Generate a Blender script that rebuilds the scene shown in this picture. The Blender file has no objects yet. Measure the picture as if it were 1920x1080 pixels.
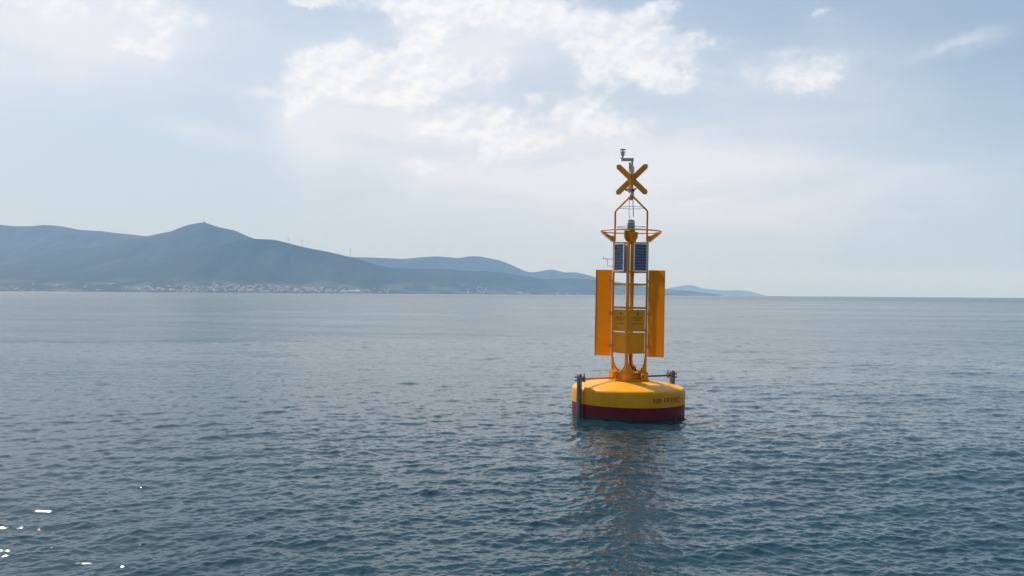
import bpy, bmesh, math, random
import numpy as np
from mathutils import Vector, Matrix, noise as mnoise

random.seed(7)
rng = np.random.default_rng(11)
R = math.radians
SC = bpy.context.scene
COL = SC.collection

# ------------------------------------------------------------------ camera
FPX = 1700.0                      # focal length in pixels of a 1920 px wide picture
EYE = 2.6                         # metres above the water
cam_d = bpy.data.cameras.new('camera')
cam_d.sensor_width = 36.0
cam_d.lens = 36.0 * FPX / 1920.0
cam_d.clip_start = 0.1
cam_d.clip_end = 120000.0
cam = bpy.data.objects.new('camera', cam_d)
COL.objects.link(cam)
CAMROT = Matrix.Rotation(R(90.0 + 0.388), 4, 'X') @ Matrix.Rotation(R(0.388), 4, 'Z')
cam.matrix_world = Matrix.Translation((0, 0, EYE)) @ CAMROT
SC.camera = cam


def ray(px, py):
    """direction in the world of a point of the 1920x1080 photograph"""
    return (CAMROT.to_3x3() @ Vector(((px - 960) / FPX, -(py - 540) / FPX, -1.0))).normalized()


def azel(px, py):
    d = ray(px, py)
    return math.atan2(d.x, d.y), math.asin(d.z)


# ------------------------------------------------------------------ light, exposure
SUN_AZ, SUN_EL = R(-41.0), R(47.0)            # azimuth measured from +Y, to the right positive
SUN_STRENGTH = 4.6
SKY_STRENGTH = 0.088
sun_d = bpy.data.lights.new('sun', 'SUN')
sun_d.energy = SUN_STRENGTH
sun_d.angle = R(0.53)
sun_d.color = (1.0, 0.95, 0.87)
sun = bpy.data.objects.new('sun', sun_d)
COL.objects.link(sun)
SUNDIR = Vector((math.sin(SUN_AZ) * math.cos(SUN_EL), math.cos(SUN_AZ) * math.cos(SUN_EL), math.sin(SUN_EL)))
sun.rotation_euler = (-SUNDIR).to_track_quat('-Z', 'Y').to_euler()

vs = SC.view_settings
SC.display_settings.display_device = 'sRGB'
vs.view_transform = 'Standard'
vs.look = 'None'
vs.exposure = 0.2
vs.gamma = 1.0
vs.use_curve_mapping = False

cy = SC.cycles
SC.render.engine = 'CYCLES'
cy.max_bounces = 6
cy.diffuse_bounces = 2
cy.glossy_bounces = 3
cy.transmission_bounces = 4
cy.volume_bounces = 1
cy.caustics_reflective = False
cy.caustics_refractive = False
cy.sample_clamp_indirect = 6.0
cy.use_denoising = True
cy.denoiser = 'OPENIMAGEDENOISE'
cy.denoising_input_passes = 'RGB_ALBEDO_NORMAL'


# ------------------------------------------------------------------ node helper
class NT:
    def __init__(self, tree):
        self.t = tree
        tree.nodes.clear()

    def n(self, kind, **props):
        nd = self.t.nodes.new(kind)
        for k, v in props.items():
            setattr(nd, k, v)
        return nd

    def put(self, sock, v):
        if v is None:
            return
        if isinstance(v, bpy.types.NodeSocket):
            self.t.links.new(v, sock)
        else:
            if isinstance(v, (tuple, list)) and len(v) == 3 and sock.type == 'RGBA':
                v = (*v, 1.0)
            sock.default_value = v

    def math(self, op, a, b=None, c=None, clamp=False):
        nd = self.n('ShaderNodeMath', operation=op, use_clamp=clamp)
        for i, v in enumerate((a, b, c)):
            self.put(nd.inputs[i], v)
        return nd.outputs[0]

    def vmath(self, op, a, b=None, out=0):
        nd = self.n('ShaderNodeVectorMath', operation=op)
        self.put(nd.inputs[0], a)
        if b is not None:
            self.put(nd.inputs[3] if op == 'SCALE' else nd.inputs[1], b)
        return nd.outputs[out]

    def mapr(self, v, a, b, c, d, smooth=True):
        nd = self.n('ShaderNodeMapRange', interpolation_type='SMOOTHSTEP' if smooth else 'LINEAR')
        for i, x in enumerate((v, a, b, c, d)):
            self.put(nd.inputs[i], x)
        return nd.outputs[0]

    def mix(self, f, a, b, mode='MIX'):
        nd = self.n('ShaderNodeMix', data_type='RGBA', blend_type=mode)
        self.put(nd.inputs['Factor'], f)
        self.put(nd.inputs[6], a)
        self.put(nd.inputs[7], b)
        return nd.outputs[2]

    def noise(self, vec, scale, detail=4.0, rough=0.5, dist=0.0, out='Fac', dim='3D'):
        nd = self.n('ShaderNodeTexNoise', noise_dimensions=dim)
        self.put(nd.inputs['Vector'], vec)
        nd.inputs['Scale'].default_value = scale
        nd.inputs['Detail'].default_value = detail
        nd.inputs['Roughness'].default_value = rough
        nd.inputs['Distortion'].default_value = dist
        return nd.outputs[out]

    def mapping(self, vec, loc=(0, 0, 0), rot=(0, 0, 0), scale=(1, 1, 1), kind='POINT'):
        nd = self.n('ShaderNodeMapping', vector_type=kind)
        self.put(nd.inputs['Vector'], vec)
        nd.inputs['Location'].default_value = loc
        nd.inputs['Rotation'].default_value = rot
        nd.inputs['Scale'].default_value = scale
        return nd.outputs[0]


# ------------------------------------------------------------------ world: Nishita sky and clouds
world = bpy.data.worlds.new('World')
SC.world = world
world.use_nodes = True
W = NT(world.node_tree)
tc = W.n('ShaderNodeTexCoord')
D = tc.outputs['Generated']
sky = W.n('ShaderNodeTexSky', sky_type='NISHITA')
sky.sun_disc = False
sky.sun_elevation = SUN_EL
sky.sun_rotation = SUN_AZ
sky.altitude = 0
sky.air_density = 1.0
sky.dust_density = 1.2
sky.ozone_density = 1.3
sep = W.n('ShaderNodeSeparateXYZ')
W.put(sep.inputs[0], D)
az = W.math('ARCTAN2', sep.outputs[0], sep.outputs[1])
el = W.math('ARCSINE', sep.outputs[2])
cmb = W.n('ShaderNodeCombineXYZ')
W.put(cmb.inputs[0], az)
W.put(cmb.inputs[1], el)
AE = cmb.outputs[0]

# edges of the cloud shapes are broken up by warping the sky coordinates
warp = W.noise(W.mapping(D, scale=(1, 1, 1.4)), 9.0, 5.0, 0.6, out='Color')
warpv = W.vmath('SCALE', W.vmath('SUBTRACT', warp, (0.5, 0.5, 0.5)), 0.065)
AEW = W.vmath('ADD', AE, warpv)


def blob_sum(blobs, vec):
    total = None
    for (px, py, rx, ry, w, rot) in blobs:
        a, e = azel(px, py)
        m = W.mapping(vec, loc=(a, e, 0), rot=(0, 0, R(rot)), scale=(rx / FPX, ry / FPX, 1), kind='TEXTURE')
        sq = W.n('ShaderNodeSeparateXYZ')
        W.put(sq.inputs[0], m)
        r2 = W.math('ADD', W.math('MULTIPLY', sq.outputs[0], sq.outputs[0]), W.math('MULTIPLY', sq.outputs[1], sq.outputs[1]))
        g = W.math('MULTIPLY', W.math('EXPONENT', W.math('MULTIPLY', r2, -0.75)), w)
        total = g if total is None else W.math('ADD', total, g)
    return total


CUMULUS = [
    (870, -5, 165, 46, 1.1, 0), (775, 70, 36, 80, 0.5, 0), (965, 20, 70, 45, 0.5, 0), (810, 40, 50, 36, 0.3, 0),
    (645, 150, 100, 46, 1.1, 0), (560, 196, 45, 26, 0.55, 20), (755, 168, 75, 34, 0.6, 0),
    (850, 150, 70, 38, 0.5, 15), (942, 140, 26, 34, 0.5, 0),
    (1120, 92, 88, 50, 0.95, -15), (1190, 60, 55, 36, 0.5, 0), (1245, 140, 70, 34, 0.7, -20), (1295, 78, 58, 26, 0.55, 0),
    (1485, 118, 110, 46, 0.50, 5), (1540, 150, 60, 30, 0.3, 0),
    (905, 236, 66, 26, 0.8, 5), (822, 246, 62, 18, 0.5, 5), (1014, 180, 22, 10, 0.4, 15),
    (1080, 218, 66, 38, 0.75, 10), (950, 276, 60, 28, 0.7, 20), (800, 308, 46, 22, 0.6, 5), (1190, 262, 140, 34, 0.42, 0),
    (595, 14, 40, 13, 0.95, 5), (312, 94, 40, 16, 0.62, 8), (240, 92, 20, 13, 0.5, 0),
    (150, 6, 240, 50, 0.5, 0), (330, 22, 60, 30, 0.3, 0), (1240, 8, 40, 14, 0.5, 0), (1165 + 375, 34, 22, 8, 0.4, 10),
]
VEIL = [
    (110, 30, 270, 75, 1.2, 0), (30, 110, 200, 60, 0.5, 0), (890, 85, 140, 85, 1.15, 0), (650, 215, 130, 75, 1.1, 0), (575, 280, 60, 85, 0.5, 5),
    (760, 210, 120, 70, 0.4, 0), (1130, 320, 330, 95, 1.0, 0), (1400, 270, 200, 40, 0.35, 8), (1600, 340, 260, 80, 0.45, 0),
    (900, 350, 180, 50, 0.4, 0), (385, 258, 66, 20, 0.75, -8), (495, 176, 34, 5, 0.6, 0), (1795, 84, 60, 9, 0.6, 14),
    (1250, 420, 420, 90, 0.35, 0), (1500, 140, 150, 60, 0.6, 0), (1180, 110, 160, 80, 0.3, 0),
]
N1 = W.noise(W.mapping(D, scale=(1, 1, 1.35)), 22.0, 12.0, 0.66, 0.0)
N1b = W.noise(W.mapping(D, loc=(-0.005, 0.002, 0.009), scale=(1, 1, 1.35)), 22.0, 6.0, 0.6, 0.0)
# cumulus going on over the rest of the sky, above and beside the picture
big = W.noise(W.mapping(D, loc=(2.3, 0.7, 0.4), scale=(1, 1, 1.8)), 3.2, 3.0, 0.5)
above = W.mapr(el, 0.36, 0.55, 0.0, 1.0)
side = W.mapr(W.math('ABSOLUTE', az), 0.58, 0.85, 0.0, 1.0)
lowcut = W.mapr(el, 0.05, 0.2, 0.0, 1.0)
elsewhere = W.math('MULTIPLY', W.math('MAXIMUM', above, side), lowcut)
gen = W.math('MULTIPLY', W.mapr(big, 0.58, 0.80, 0.0, 0.75), elsewhere)
cum = W.math('ADD', blob_sum(CUMULUS, AEW), gen)
cfield = W.math('ADD', cum, W.math('MULTIPLY', W.math('SUBTRACT', N1, 0.5), 1.0))
calpha = W.math('ADD', W.mapr(cfield, 0.20, 0.85, 0.0, 0.58), W.mapr(cfield, 0.38, 0.62, 0.0, 0.26))
# veils: fall streaks and thin sheets, drawn out sideways
NS = W.noise(W.mapping(D, scale=(1, 1, 5.0)), 5.0, 6.0, 0.6, 0.4)
vgen = W.math('MULTIPLY', W.mapr(big, 0.46, 0.78, 0.0, 0.3), elsewhere)
veil = W.math('ADD', blob_sum(VEIL, AEW), vgen)
valpha = W.math('MULTIPLY', veil, W.mapr(NS, 0.25, 0.75, 0.5, 1.0), clamp=True)
valpha = W.math('MULTIPLY', valpha, 0.92)
# thin high cirrus over all of the sky whitens the blue
relief = W.mapr(W.math('SUBTRACT', N1, N1b), -0.13, 0.13, 0.0, 1.0)
inv = 1.0 / SKY_STRENGTH
def scol(r, g, b):
    return (r * inv, g * inv, b * inv)
c_lit = scol(0.90, 0.90, 0.92)
c_dim = scol(0.72, 0.76, 0.83)
c_veil = scol(0.74, 0.77, 0.84)
ccol = W.mix(relief, c_dim, c_lit)
sunang = W.vmath('DOT_PRODUCT', W.vmath('NORMALIZE', D), tuple(SUNDIR), out=1)
cirrus = W.mapr(sunang, -0.3, 0.95, 0.08, 0.55)
lowveil = W.mapr(el, 0.0, 0.42, 0.86, 0.0)
pale = W.mix(W.mapr(sunang, 0.0, 0.95, 0.0, 1.0), scol(0.38, 0.50, 0.67), scol(0.50, 0.605, 0.74))
base = W.mix(W.math('MAXIMUM', cirrus, lowveil), sky.outputs[0], pale)
s1 = W.mix(valpha, base, c_veil)
s2 = W.mix(calpha, s1, ccol)
bg = W.n('ShaderNodeBackground')
W.put(bg.inputs['Color'], s2)
bg.inputs['Strength'].default_value = SKY_STRENGTH
wo = W.n('ShaderNodeOutputWorld')
W.put(wo.inputs['Surface'], bg.outputs[0])
world.cycles.sampling_method = 'MANUAL'
world.cycles.sample_map_resolution = 1024


# ------------------------------------------------------------------ materials
def principled(name, color, rough=0.5, metal=0.0, var=0.0, vscale=6.0, spec=0.5, bump=0.0, bscale=40.0, coat=0.0, extra=None):
    m = bpy.data.materials.new(name)
    m.use_nodes = True
    t = NT(m.node_tree)
    p = t.n('ShaderNodeBsdfPrincipled')
    o = t.n('ShaderNodeOutputMaterial')
    t.put(o.inputs['Surface'], p.outputs[0])
    geo = t.n('ShaderNodeTexCoord')
    v = geo.outputs['Object']
    c = color
    if var > 0:
        f = t.noise(v, vscale, 5.0, 0.6)
        c = t.mix(t.mapr(f, 0.3, 0.7, 0, 1), tuple(x * (1 - var) for x in color), tuple(min(1, x * (1 + var)) for x in color))
    if extra:
        c = extra(t, v, c)
    t.put(p.inputs['Base Color'], c)
    p.inputs['Roughness'].default_value = rough
    if var > 0:
        t.put(p.inputs['Roughness'], t.mapr(t.noise(v, vscale * 2.3, 3.0, 0.5), 0.3, 0.7, rough * 0.85, min(1, rough * 1.2)))
    p.inputs['Metallic'].default_value = metal
    p.inputs['Specular IOR Level'].default_value = spec
    p.inputs['Coat Weight'].default_value = coat
    if bump > 0:
        b = t.n('ShaderNodeBump')
        b.inputs['Strength'].default_value = bump
        b.inputs['Distance'].default_value = 0.004
        t.put(b.inputs['Height'], t.noise(v, bscale, 4.0, 0.6))
        t.put(p.inputs['Normal'], b.outputs[0])
    return m


def wear_yellow(t, v, c):
    """salt, grime and a few rusty runs on the paint"""
    streak = t.noise(t.mapping(v, scale=(14, 14, 1.1)), 1.0, 4.0, 0.6)
    c = t.mix(t.mapr(streak, 0.56, 0.75, 0.0, 0.5), c, (0.40, 0.16, 0.03))
    spots = t.noise(v, 26.0, 3.0, 0.7)
    c = t.mix(t.mapr(spots, 0.66, 0.74, 0.0, 0.4), c, (0.75, 0.62, 0.35))
    return c


def wear_red(t, v, c):
    s = t.n('ShaderNodeSeparateXYZ')
    t.put(s.inputs[0], v)
    n = t.noise(t.mapping(v, scale=(9, 9, 3)), 1.0, 4.0, 0.6)
    line = t.mapr(t.math('ADD', s.outputs[2], t.math('MULTIPLY', n, -0.16)), -0.03, 0.10, 0.85, 0.0)
    return t.mix(line, c, (0.035, 0.035, 0.02))


M = {}
M['yellow'] = principled('yellow_hull_paint', (0.84, 0.345, 0.006), 0.42, spec=0.3, var=0.08, vscale=3.0, bump=0.25, bscale=9.0, extra=wear_yellow)
M['orange'] = principled('orange_yellow_tower_paint', (0.82, 0.305, 0.006), 0.42, spec=0.3, var=0.10, vscale=5.0, bump=0.15, bscale=30.0, extra=wear_yellow)
M['fin'] = principled('fibreglass_fin', (0.84, 0.33, 0.006), 0.42, spec=0.3, var=0.10, vscale=5.0, bump=0.15, bscale=30.0, extra=wear_yellow)
# the thin fibreglass sheets let some of the sun behind them through
_t = M['fin'].node_tree
_p = next(n for n in _t.nodes if n.type == 'BSDF_PRINCIPLED')
_o = next(n for n in _t.nodes if n.type == 'OUTPUT_MATERIAL')
_tr = _t.nodes.new('ShaderNodeBsdfTranslucent')
_tr.inputs['Color'].default_value = (0.95, 0.52, 0.03, 1)
_mx = _t.nodes.new('ShaderNodeMixShader')
_mx.inputs[0].default_value = 0.5
_t.links.new(_p.outputs[0], _mx.inputs[1])
_t.links.new(_tr.outputs[0], _mx.inputs[2])
_t.links.new(_mx.outputs[0], _o.inputs['Surface'])
M['red'] = principled('red_antifouling', (0.17, 0.006, 0.016), 0.5, spec=0.3, var=0.2, vscale=5.0, bump=0.3, bscale=18.0, extra=wear_red)
M['lettering'] = principled('dark_red_lettering', (0.40, 0.025, 0.010), 0.5)
M['print'] = principled('dark_print', (0.30, 0.13, 0.008), 0.6)
M['steel'] = principled('stainless_steel', (0.16, 0.16, 0.175), 0.35, metal=0.7, var=0.25, vscale=12.0)
M['galv'] = principled('galvanised_grey', (0.36, 0.38, 0.42), 0.45, metal=0.3, var=0.15, vscale=20.0)
M['black'] = principled('black_rubber', (0.012, 0.012, 0.014), 0.5)
M['cells'] = principled('solar_cells', (0.005, 0.013, 0.075), 0.22, spec=0.4, coat=0.35, var=0.3, vscale=14.0)
M['backsheet'] = principled('panel_backsheet', (0.26, 0.32, 0.48), 0.35, coat=0.3)
M['alu'] = principled('aluminium_frame', (0.80, 0.81, 0.82), 0.4, metal=0.0)
M['lens'] = principled('lantern_lens', (0.55, 0.50, 0.42), 0.12, coat=0.5)
M['lampbody'] = principled('lantern_body_grey', (0.10, 0.09, 0.09), 0.4)
M['offwhite'] = principled('off_white_plastic', (0.72, 0.72, 0.70), 0.4)


# ------------------------------------------------------------------ mesh helpers
def finish(bm, name, mat, parent=None, smooth=None, bevel=0.0):
    bmesh.ops.recalc_face_normals(bm, faces=bm.faces)
    me = bpy.data.meshes.new(name)
    bm.to_mesh(me)
    bm.free()
    for m in (mat if isinstance(mat, (list, tuple)) else [mat]):
        me.materials.append(m)
    if smooth is not None:
        me.polygons.foreach_set('use_smooth', [True] * len(me.polygons))
        me.set_sharp_from_angle(angle=R(smooth))
    o = bpy.data.objects.new(name, me)
    COL.objects.link(o)
    if parent is not None:
        o.parent = parent
    if bevel > 0:
        b = o.modifiers.new('edges', 'BEVEL')
        b.width = bevel
        b.segments = 2
        b.limit_method = 'ANGLE'
    return o


def frame_of(d, up=Vector((0, 0, 1))):
    d = d.normalized()
    if abs(d.dot(up)) > 0.98:
        up = Vector((0, 1, 0))
    s = d.cross(up).normalized()
    return s, s.cross(d).normalized()


def tube(bm, pts, r, seg=10, closed=False, caps=True):
    pts = [Vector(p) for p in pts]
    n = len(pts)
    rings = []
    for i, p in enumerate(pts):
        if closed:
            d = pts[(i + 1) % n] - pts[i - 1]
        else:
            a = pts[i] - pts[i - 1] if i else pts[1] - pts[0]
            b = pts[i + 1] - pts[i] if i < n - 1 else a
            d = a.normalized() + b.normalized()
        s, u = frame_of(d)
        rr = r[i] if isinstance(r, (list, tuple)) else r
        rings.append([bm.verts.new(p + s * (rr * math.cos(2 * math.pi * k / seg)) + u * (rr * math.sin(2 * math.pi * k / seg))) for k in range(seg)])
    m = n if closed else n - 1
    for i in range(m):
        A, B = rings[i], rings[(i + 1) % n]
        for k in range(seg):
            bm.faces.new((A[k], A[(k + 1) % seg], B[(k + 1) % seg], B[k]))
    if not closed and caps:
        bm.faces.new(rings[0][::-1])
        bm.faces.new(rings[-1])


def lathe(bm, prof, seg=48, center=(0, 0, 0)):
    c = Vector(center)
    rings = []
    for (r, z) in prof:
        if r < 1e-6:
            rings.append([bm.verts.new(c + Vector((0, 0, z)))])
        else:
            rings.append([bm.verts.new(c + Vector((r * math.cos(2 * math.pi * k / seg), r * math.sin(2 * math.pi * k / seg), z))) for k in range(seg)])
    for A, B in zip(rings, rings[1:]):
        for k in range(seg):
            j = (k + 1) % seg
            if len(A) == 1 and len(B) == 1:
                continue
            if len(A) == 1:
                bm.faces.new((A[0], B[j], B[k]))
            elif len(B) == 1:
                bm.faces.new((A[k], A[j], B[0]))
            else:
                bm.faces.new((A[k], A[j], B[j], B[k]))


def obox(bm, c, ax, ay, az_, sx, sy, sz):
    """box centred at c with axes ax, ay, az_ and full sizes"""
    c, ax, ay, az_ = Vector(c), Vector(ax), Vector(ay), Vector(az_)
    v = []
    for i in (-.5, .5):
        for j in (-.5, .5):
            for k in (-.5, .5):
                v.append(bm.verts.new(c + ax * (i * sx) + ay * (j * sy) + az_ * (k * sz)))
    for f in ((0, 1, 3, 2), (4, 6, 7, 5), (0, 4, 5, 1), (2, 3, 7, 6), (0, 2, 6, 4), (1, 5, 7, 3)):
        bm.faces.new([v[i] for i in f])


def prism(bm, poly, off):
    """polygon (list of 3-D points) extruded by the vector off"""
    off = Vector(off)
    a = [bm.verts.new(Vector(p)) for p in poly]
    b = [bm.verts.new(Vector(p) + off) for p in poly]
    n = len(poly)
    bm.faces.new(a[::-1])
    bm.faces.new(b)
    for i in range(n):
        bm.faces.new((a[i], a[(i + 1) % n], b[(i + 1) % n], b[i]))


def empty(name, label=None, cat=None, group=None, loc=(0, 0, 0)):
    o = bpy.data.objects.new(name, None)
    COL.objects.link(o)
    o.location = loc
    o.empty_display_size = 0.2
    tag(o, label, cat, group)
    return o


def tag(o, label=None, cat=None, group=None, kind=None):
    if label:
        o['label'] = label
    if cat:
        o['category'] = cat
    if group:
        o['group'] = group
    if kind:
        o['kind'] = kind
    return o


Z = Vector((0, 0, 1))


def bm_new():
    return bmesh.new()


# ------------------------------------------------------------------ the sea
def wave_tile(L, N, lam_lo, lam_hi, slope_rms, wind, spread, seed, power=4.0, chop=0.75):
    g = np.random.default_rng(seed)
    k1 = np.fft.fftfreq(N, L / N) * 2 * np.pi
    kx, ky = np.meshgrid(k1, k1, indexing='ij')
    k = np.hypot(kx, ky)
    k[0, 0] = 1.0
    klo, khi = 2 * np.pi / lam_hi, 2 * np.pi / lam_lo
    P = k ** (-power) * np.exp(-(klo / k) ** 2 * 1.0) * np.exp(-(k / khi) ** 2)
    th = np.arctan2(ky, kx) - wind
    P *= np.abs(np.cos(th)) ** spread * 0.9 + 0.1
    P[0, 0] = 0
    ph = (g.normal(size=(N, N)) + 1j * g.normal(size=(N, N)))
    Hs = ph * np.sqrt(P)
    z = np.real(np.fft.ifft2(Hs))
    sx = np.real(np.fft.ifft2(1j * kx * Hs))
    sy = np.real(np.fft.ifft2(1j * ky * Hs))
    s = slope_rms / math.sqrt((sx ** 2 + sy ** 2).mean())
    dx = np.real(np.fft.ifft2(1j * kx / k * Hs)) * s * chop
    dy = np.real(np.fft.ifft2(1j * ky / k * Hs)) * s * chop
    return L, N, np.stack([dx, dy, z * s], -1).astype(np.float32)


def sample_tile(tile, x, y, rot, ox, oy):
    L, N, A = tile
    c, s = math.cos(rot), math.sin(rot)
    u = (c * x + s * y + ox) / L * N
    v = (-s * x + c * y + oy) / L * N
    i0 = np.floor(u).astype(np.int64)
    j0 = np.floor(v).astype(np.int64)
    fu = (u - i0)[:, None].astype(np.float32)
    fv = (v - j0)[:, None].astype(np.float32)
    i0 %= N
    j0 %= N
    i1, j1 = (i0 + 1) % N, (j0 + 1) % N
    d = (A[i0, j0] * (1 - fu) + A[i1, j0] * fu) * (1 - fv) + (A[i0, j1] * (1 - fu) + A[i1, j1] * fu) * fv
    return np.stack([c * d[:, 0] - s * d[:, 1], s * d[:, 0] + c * d[:, 1], d[:, 2]], -1)


def build_sea():
    WIND = R(-82)
    small = wave_tile(9.7, 1024, 0.05, 0.34, 0.165, WIND, 1.6, 3, power=3.5)
    mid = wave_tile(37.0, 1024, 0.22, 1.05, 0.074, WIND + R(8), 2.5, 5, power=4.2)
    swell = wave_tile(420.0, 1024, 2.2, 26.0, 0.024, WIND - R(25), 4.0, 8, power=4.5)
    # the buoy floats at the mean level: shift the swell until it passes through zero there
    bx, by = np.array([2.55]), np.array([19.6])
    def level(o):
        return float(sample_tile(swell, bx, by, 0.0, 100.0, o)[0, 2] + sample_tile(mid, bx, by, 0.0, 12.0, 40.0)[0, 2])
    swell_off = min(np.arange(0.0, 120.0, 0.5), key=lambda o: abs(level(o) - 0.055))
    # radii: about two rows per picture row, never finer than 2 cm
    rs = [0.0, 0.8, 1.6, 2.4, 3.2, 4.0, 4.5, 5.0]
    r = 5.4
    while r < 29000:
        rs.append(r)
        r += max(0.016, r * r / 2358.0 / 2.2) * (0.8 + 0.4 * random.random())
    rs.append(30000.0)
    rs = np.array(rs)
    fine = np.arange(-37.0, 37.01, 0.062)
    coarse = np.arange(40.0, 321.0, 3.5)
    ang = np.radians(np.concatenate([fine, coarse]))
    nr, na = len(rs), len(ang)
    rr, aa = np.meshgrid(rs, ang, indexing='ij')
    x = (rr * np.sin(aa)).ravel()
    y = (rr * np.cos(aa)).ravel()
    rf = rr.ravel()
    d = np.zeros((x.size, 3), np.float32)
    # the short chop comes and goes in gusts
    gx, gy = x / 23.0, y / 31.0
    gust = 1.0 + 0.3 * np.sin(gx + 1.7 * np.sin(gy * 0.7)) * np.cos(gy * 1.3 + 0.8 * np.sin(gx * 0.6)) + 0.12 * np.sin(gx * 2.7 + gy * 1.9)
    d += sample_tile(small, x, y, 0.0, 3.1, 4.2) * (0.8 * gust)[:, None]
    d += sample_tile(small, x, y, R(37), 9.1, 1.2) * (0.55 * gust)[:, None]
    d += sample_tile(mid, x, y, 0.0, 12.0, 40.0) * np.clip(1.2 - rf / 300.0, 0.4, 1.0)[:, None]
    d += sample_tile(swell, x, y, 0.0, 100.0, swell_off) * np.clip(1.15 - rf / 330.0, 0.1, 1.0)[:, None]
    # little rings where the water laps round the float
    rb = np.hypot(x - 2.55, y - 19.65)
    ring = 0.010 * np.sin(2 * np.pi * (rb - 1.2) / (0.30 + 0.03 * np.maximum(rb - 1.2, 0))) * np.exp(-np.maximum(rb - 1.2, 0) / 1.1)
    d[:, 2] += np.where(rb < 9.0, ring, 0.0).astype(np.float32)
    fade = np.clip((3000.0 - rf) / 2500.0, 0, 1)
    # where the sheet is coarse, off to the sides and behind, waves smaller than a cell are left out
    side = np.clip((np.radians(37.5) - np.abs(aa.ravel() - np.where(aa.ravel() > np.pi, 2 * np.pi, 0))) / 0.02, 0, 1)
    fade = fade * (0.25 + 0.75 * side)
    d *= fade[:, None]
    co = np.stack([x + d[:, 0], y + d[:, 1], d[:, 2]], -1).astype(np.float32)
    idx = np.arange(nr * na).reshape(nr, na)
    a = idx[:-1, :]
    b = np.roll(a, -1, axis=1)
    c = idx[1:, :]
    e = np.roll(c, -1, axis=1)
    quads = np.stack([a, b, e, c], -1).reshape(-1, 4)[:, ::-1]
    me = bpy.data.meshes.new('sea')
    me.vertices.add(len(co))
    me.vertices.foreach_set('co', co.ravel())
    me.loops.add(quads.size)
    me.loops.foreach_set('vertex_index', np.ascontiguousarray(quads, dtype=np.int32).ravel())
    me.polygons.add(len(quads))
    me.polygons.foreach_set('loop_start', np.arange(0, quads.size, 4, dtype=np.int32))
    me.polygons.foreach_set('use_smooth', np.ones(len(quads), dtype=bool))
    me.update(calc_edges=True)
    m = bpy.data.materials.new('sea_water')
    m.use_nodes = True
    t = NT(m.node_tree)
    p = t.n('ShaderNodeBsdfPrincipled')
    o = t.n('ShaderNodeOutputMaterial')
    t.put(o.inputs['Surface'], p.outputs[0])
    pos = t.n('ShaderNodeNewGeometry').outputs['Position']
    dist = t.vmath('LENGTH', pos, out=1)
    p.inputs['Base Color'].default_value = (0.002, 0.031, 0.047, 1)
    p.inputs['IOR'].default_value = 1.333
    # ripples too small for the mesh become surface roughness further out
    rough = t.math('ADD', t.mapr(dist, 8.0, 60.0, 0.03, 0.17, False), t.mapr(dist, 60.0, 900.0, 0.0, 0.07))
    cats = t.noise(t.mapping(pos, rot=(0, 0, R(12)), scale=(1 / 60.0, 1 / 26.0, 1.0)), 1.0, 4.0, 0.6)
    rough = t.math('MULTIPLY', rough, t.mapr(cats, 0.32, 0.68, 0.9, 1.1))
    t.put(p.inputs['Roughness'], rough)
    bmp = t.n('ShaderNodeBump')
    bmp.inputs['Strength'].default_value = 1.0
    bmp.inputs['Distance'].default_value = 0.0042
    t.put(bmp.inputs['Height'], t.noise(t.mapping(pos, rot=(0, 0, R(8)), scale=(0.6, 1.0, 1.0)), 20.0, 4.0, 0.55))
    t.put(p.inputs['Normal'], bmp.outputs[0])
    me.materials.append(m)
    ob = bpy.data.objects.new('sea', me)
    COL.objects.link(ob)
    tag(ob, 'calm rippled dark blue green sea', None, None, 'structure')


build_sea()


# ------------------------------------------------------------------ hills
def hill_mat(name, dark, light, seed):
    m = bpy.data.materials.new(name)
    m.use_nodes = True
    t = NT(m.node_tree)
    p = t.n('ShaderNodeBsdfPrincipled')
    o = t.n('ShaderNodeOutputMaterial')
    t.put(o.inputs['Surface'], p.outputs[0])
    pos = t.mapping(t.n('ShaderNodeNewGeometry').outputs['Position'], loc=(seed * 531.0, 0, 0))
    n1 = t.noise(pos, 1 / 650.0, 6.0, 0.6)
    n2 = t.noise(pos, 1 / 130.0, 4.0, 0.6)
    f = t.mapr(t.math('ADD', t.math('MULTIPLY', n1, 0.7), t.math('MULTIPLY', n2, 0.3)), 0.42, 0.66, 0.0, 1.0)
    c = t.mix(f, dark, light)
    s = t.n('ShaderNodeSeparateXYZ')
    t.put(s.inputs[0], t.n('ShaderNodeNewGeometry').outputs['Position'])
    # fields and bare ground on the low coastal land
    n3 = t.n('ShaderNodeTexVoronoi')
    t.put(n3.inputs['Vector'], t.mapping(pos, scale=(1 / 150.0, 1 / 150.0, 1 / 60.0)))
    n3.inputs['Scale'].default_value = 1.0
    cell = t.n('ShaderNodeSeparateColor')
    t.put(cell.inputs[0], n3.outputs['Color'])
    field = t.math('MULTIPLY', t.mapr(cell.outputs[0], 0.55, 0.6, 0.0, 1.0), t.mapr(s.outputs[2], 45.0, 110.0, 0.9, 0.0))
    c = t.mix(field, c, (0.085, 0.095, 0.055))
    t.put(p.inputs['Base Color'], c)
    p.inputs['Roughness'].default_value = 0.95
    p.inputs['Specular IOR Level'].default_value = 0.1
    return m


def interp(pts, x):
    xs = [p[0] for p in pts]
    ys = [p[1] for p in pts]
    # smooth (monotone cubic-like) interpolation through the outline
    x = np.asarray(x, float)
    y = np.interp(x, xs, ys)
    acc = np.zeros_like(y)
    for o in (-7, -3.5, 0, 3.5, 7):
        acc += np.interp(x + o, xs, ys)
    return 0.35 * y + 0.65 * acc / 5


HILLS = []


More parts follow.
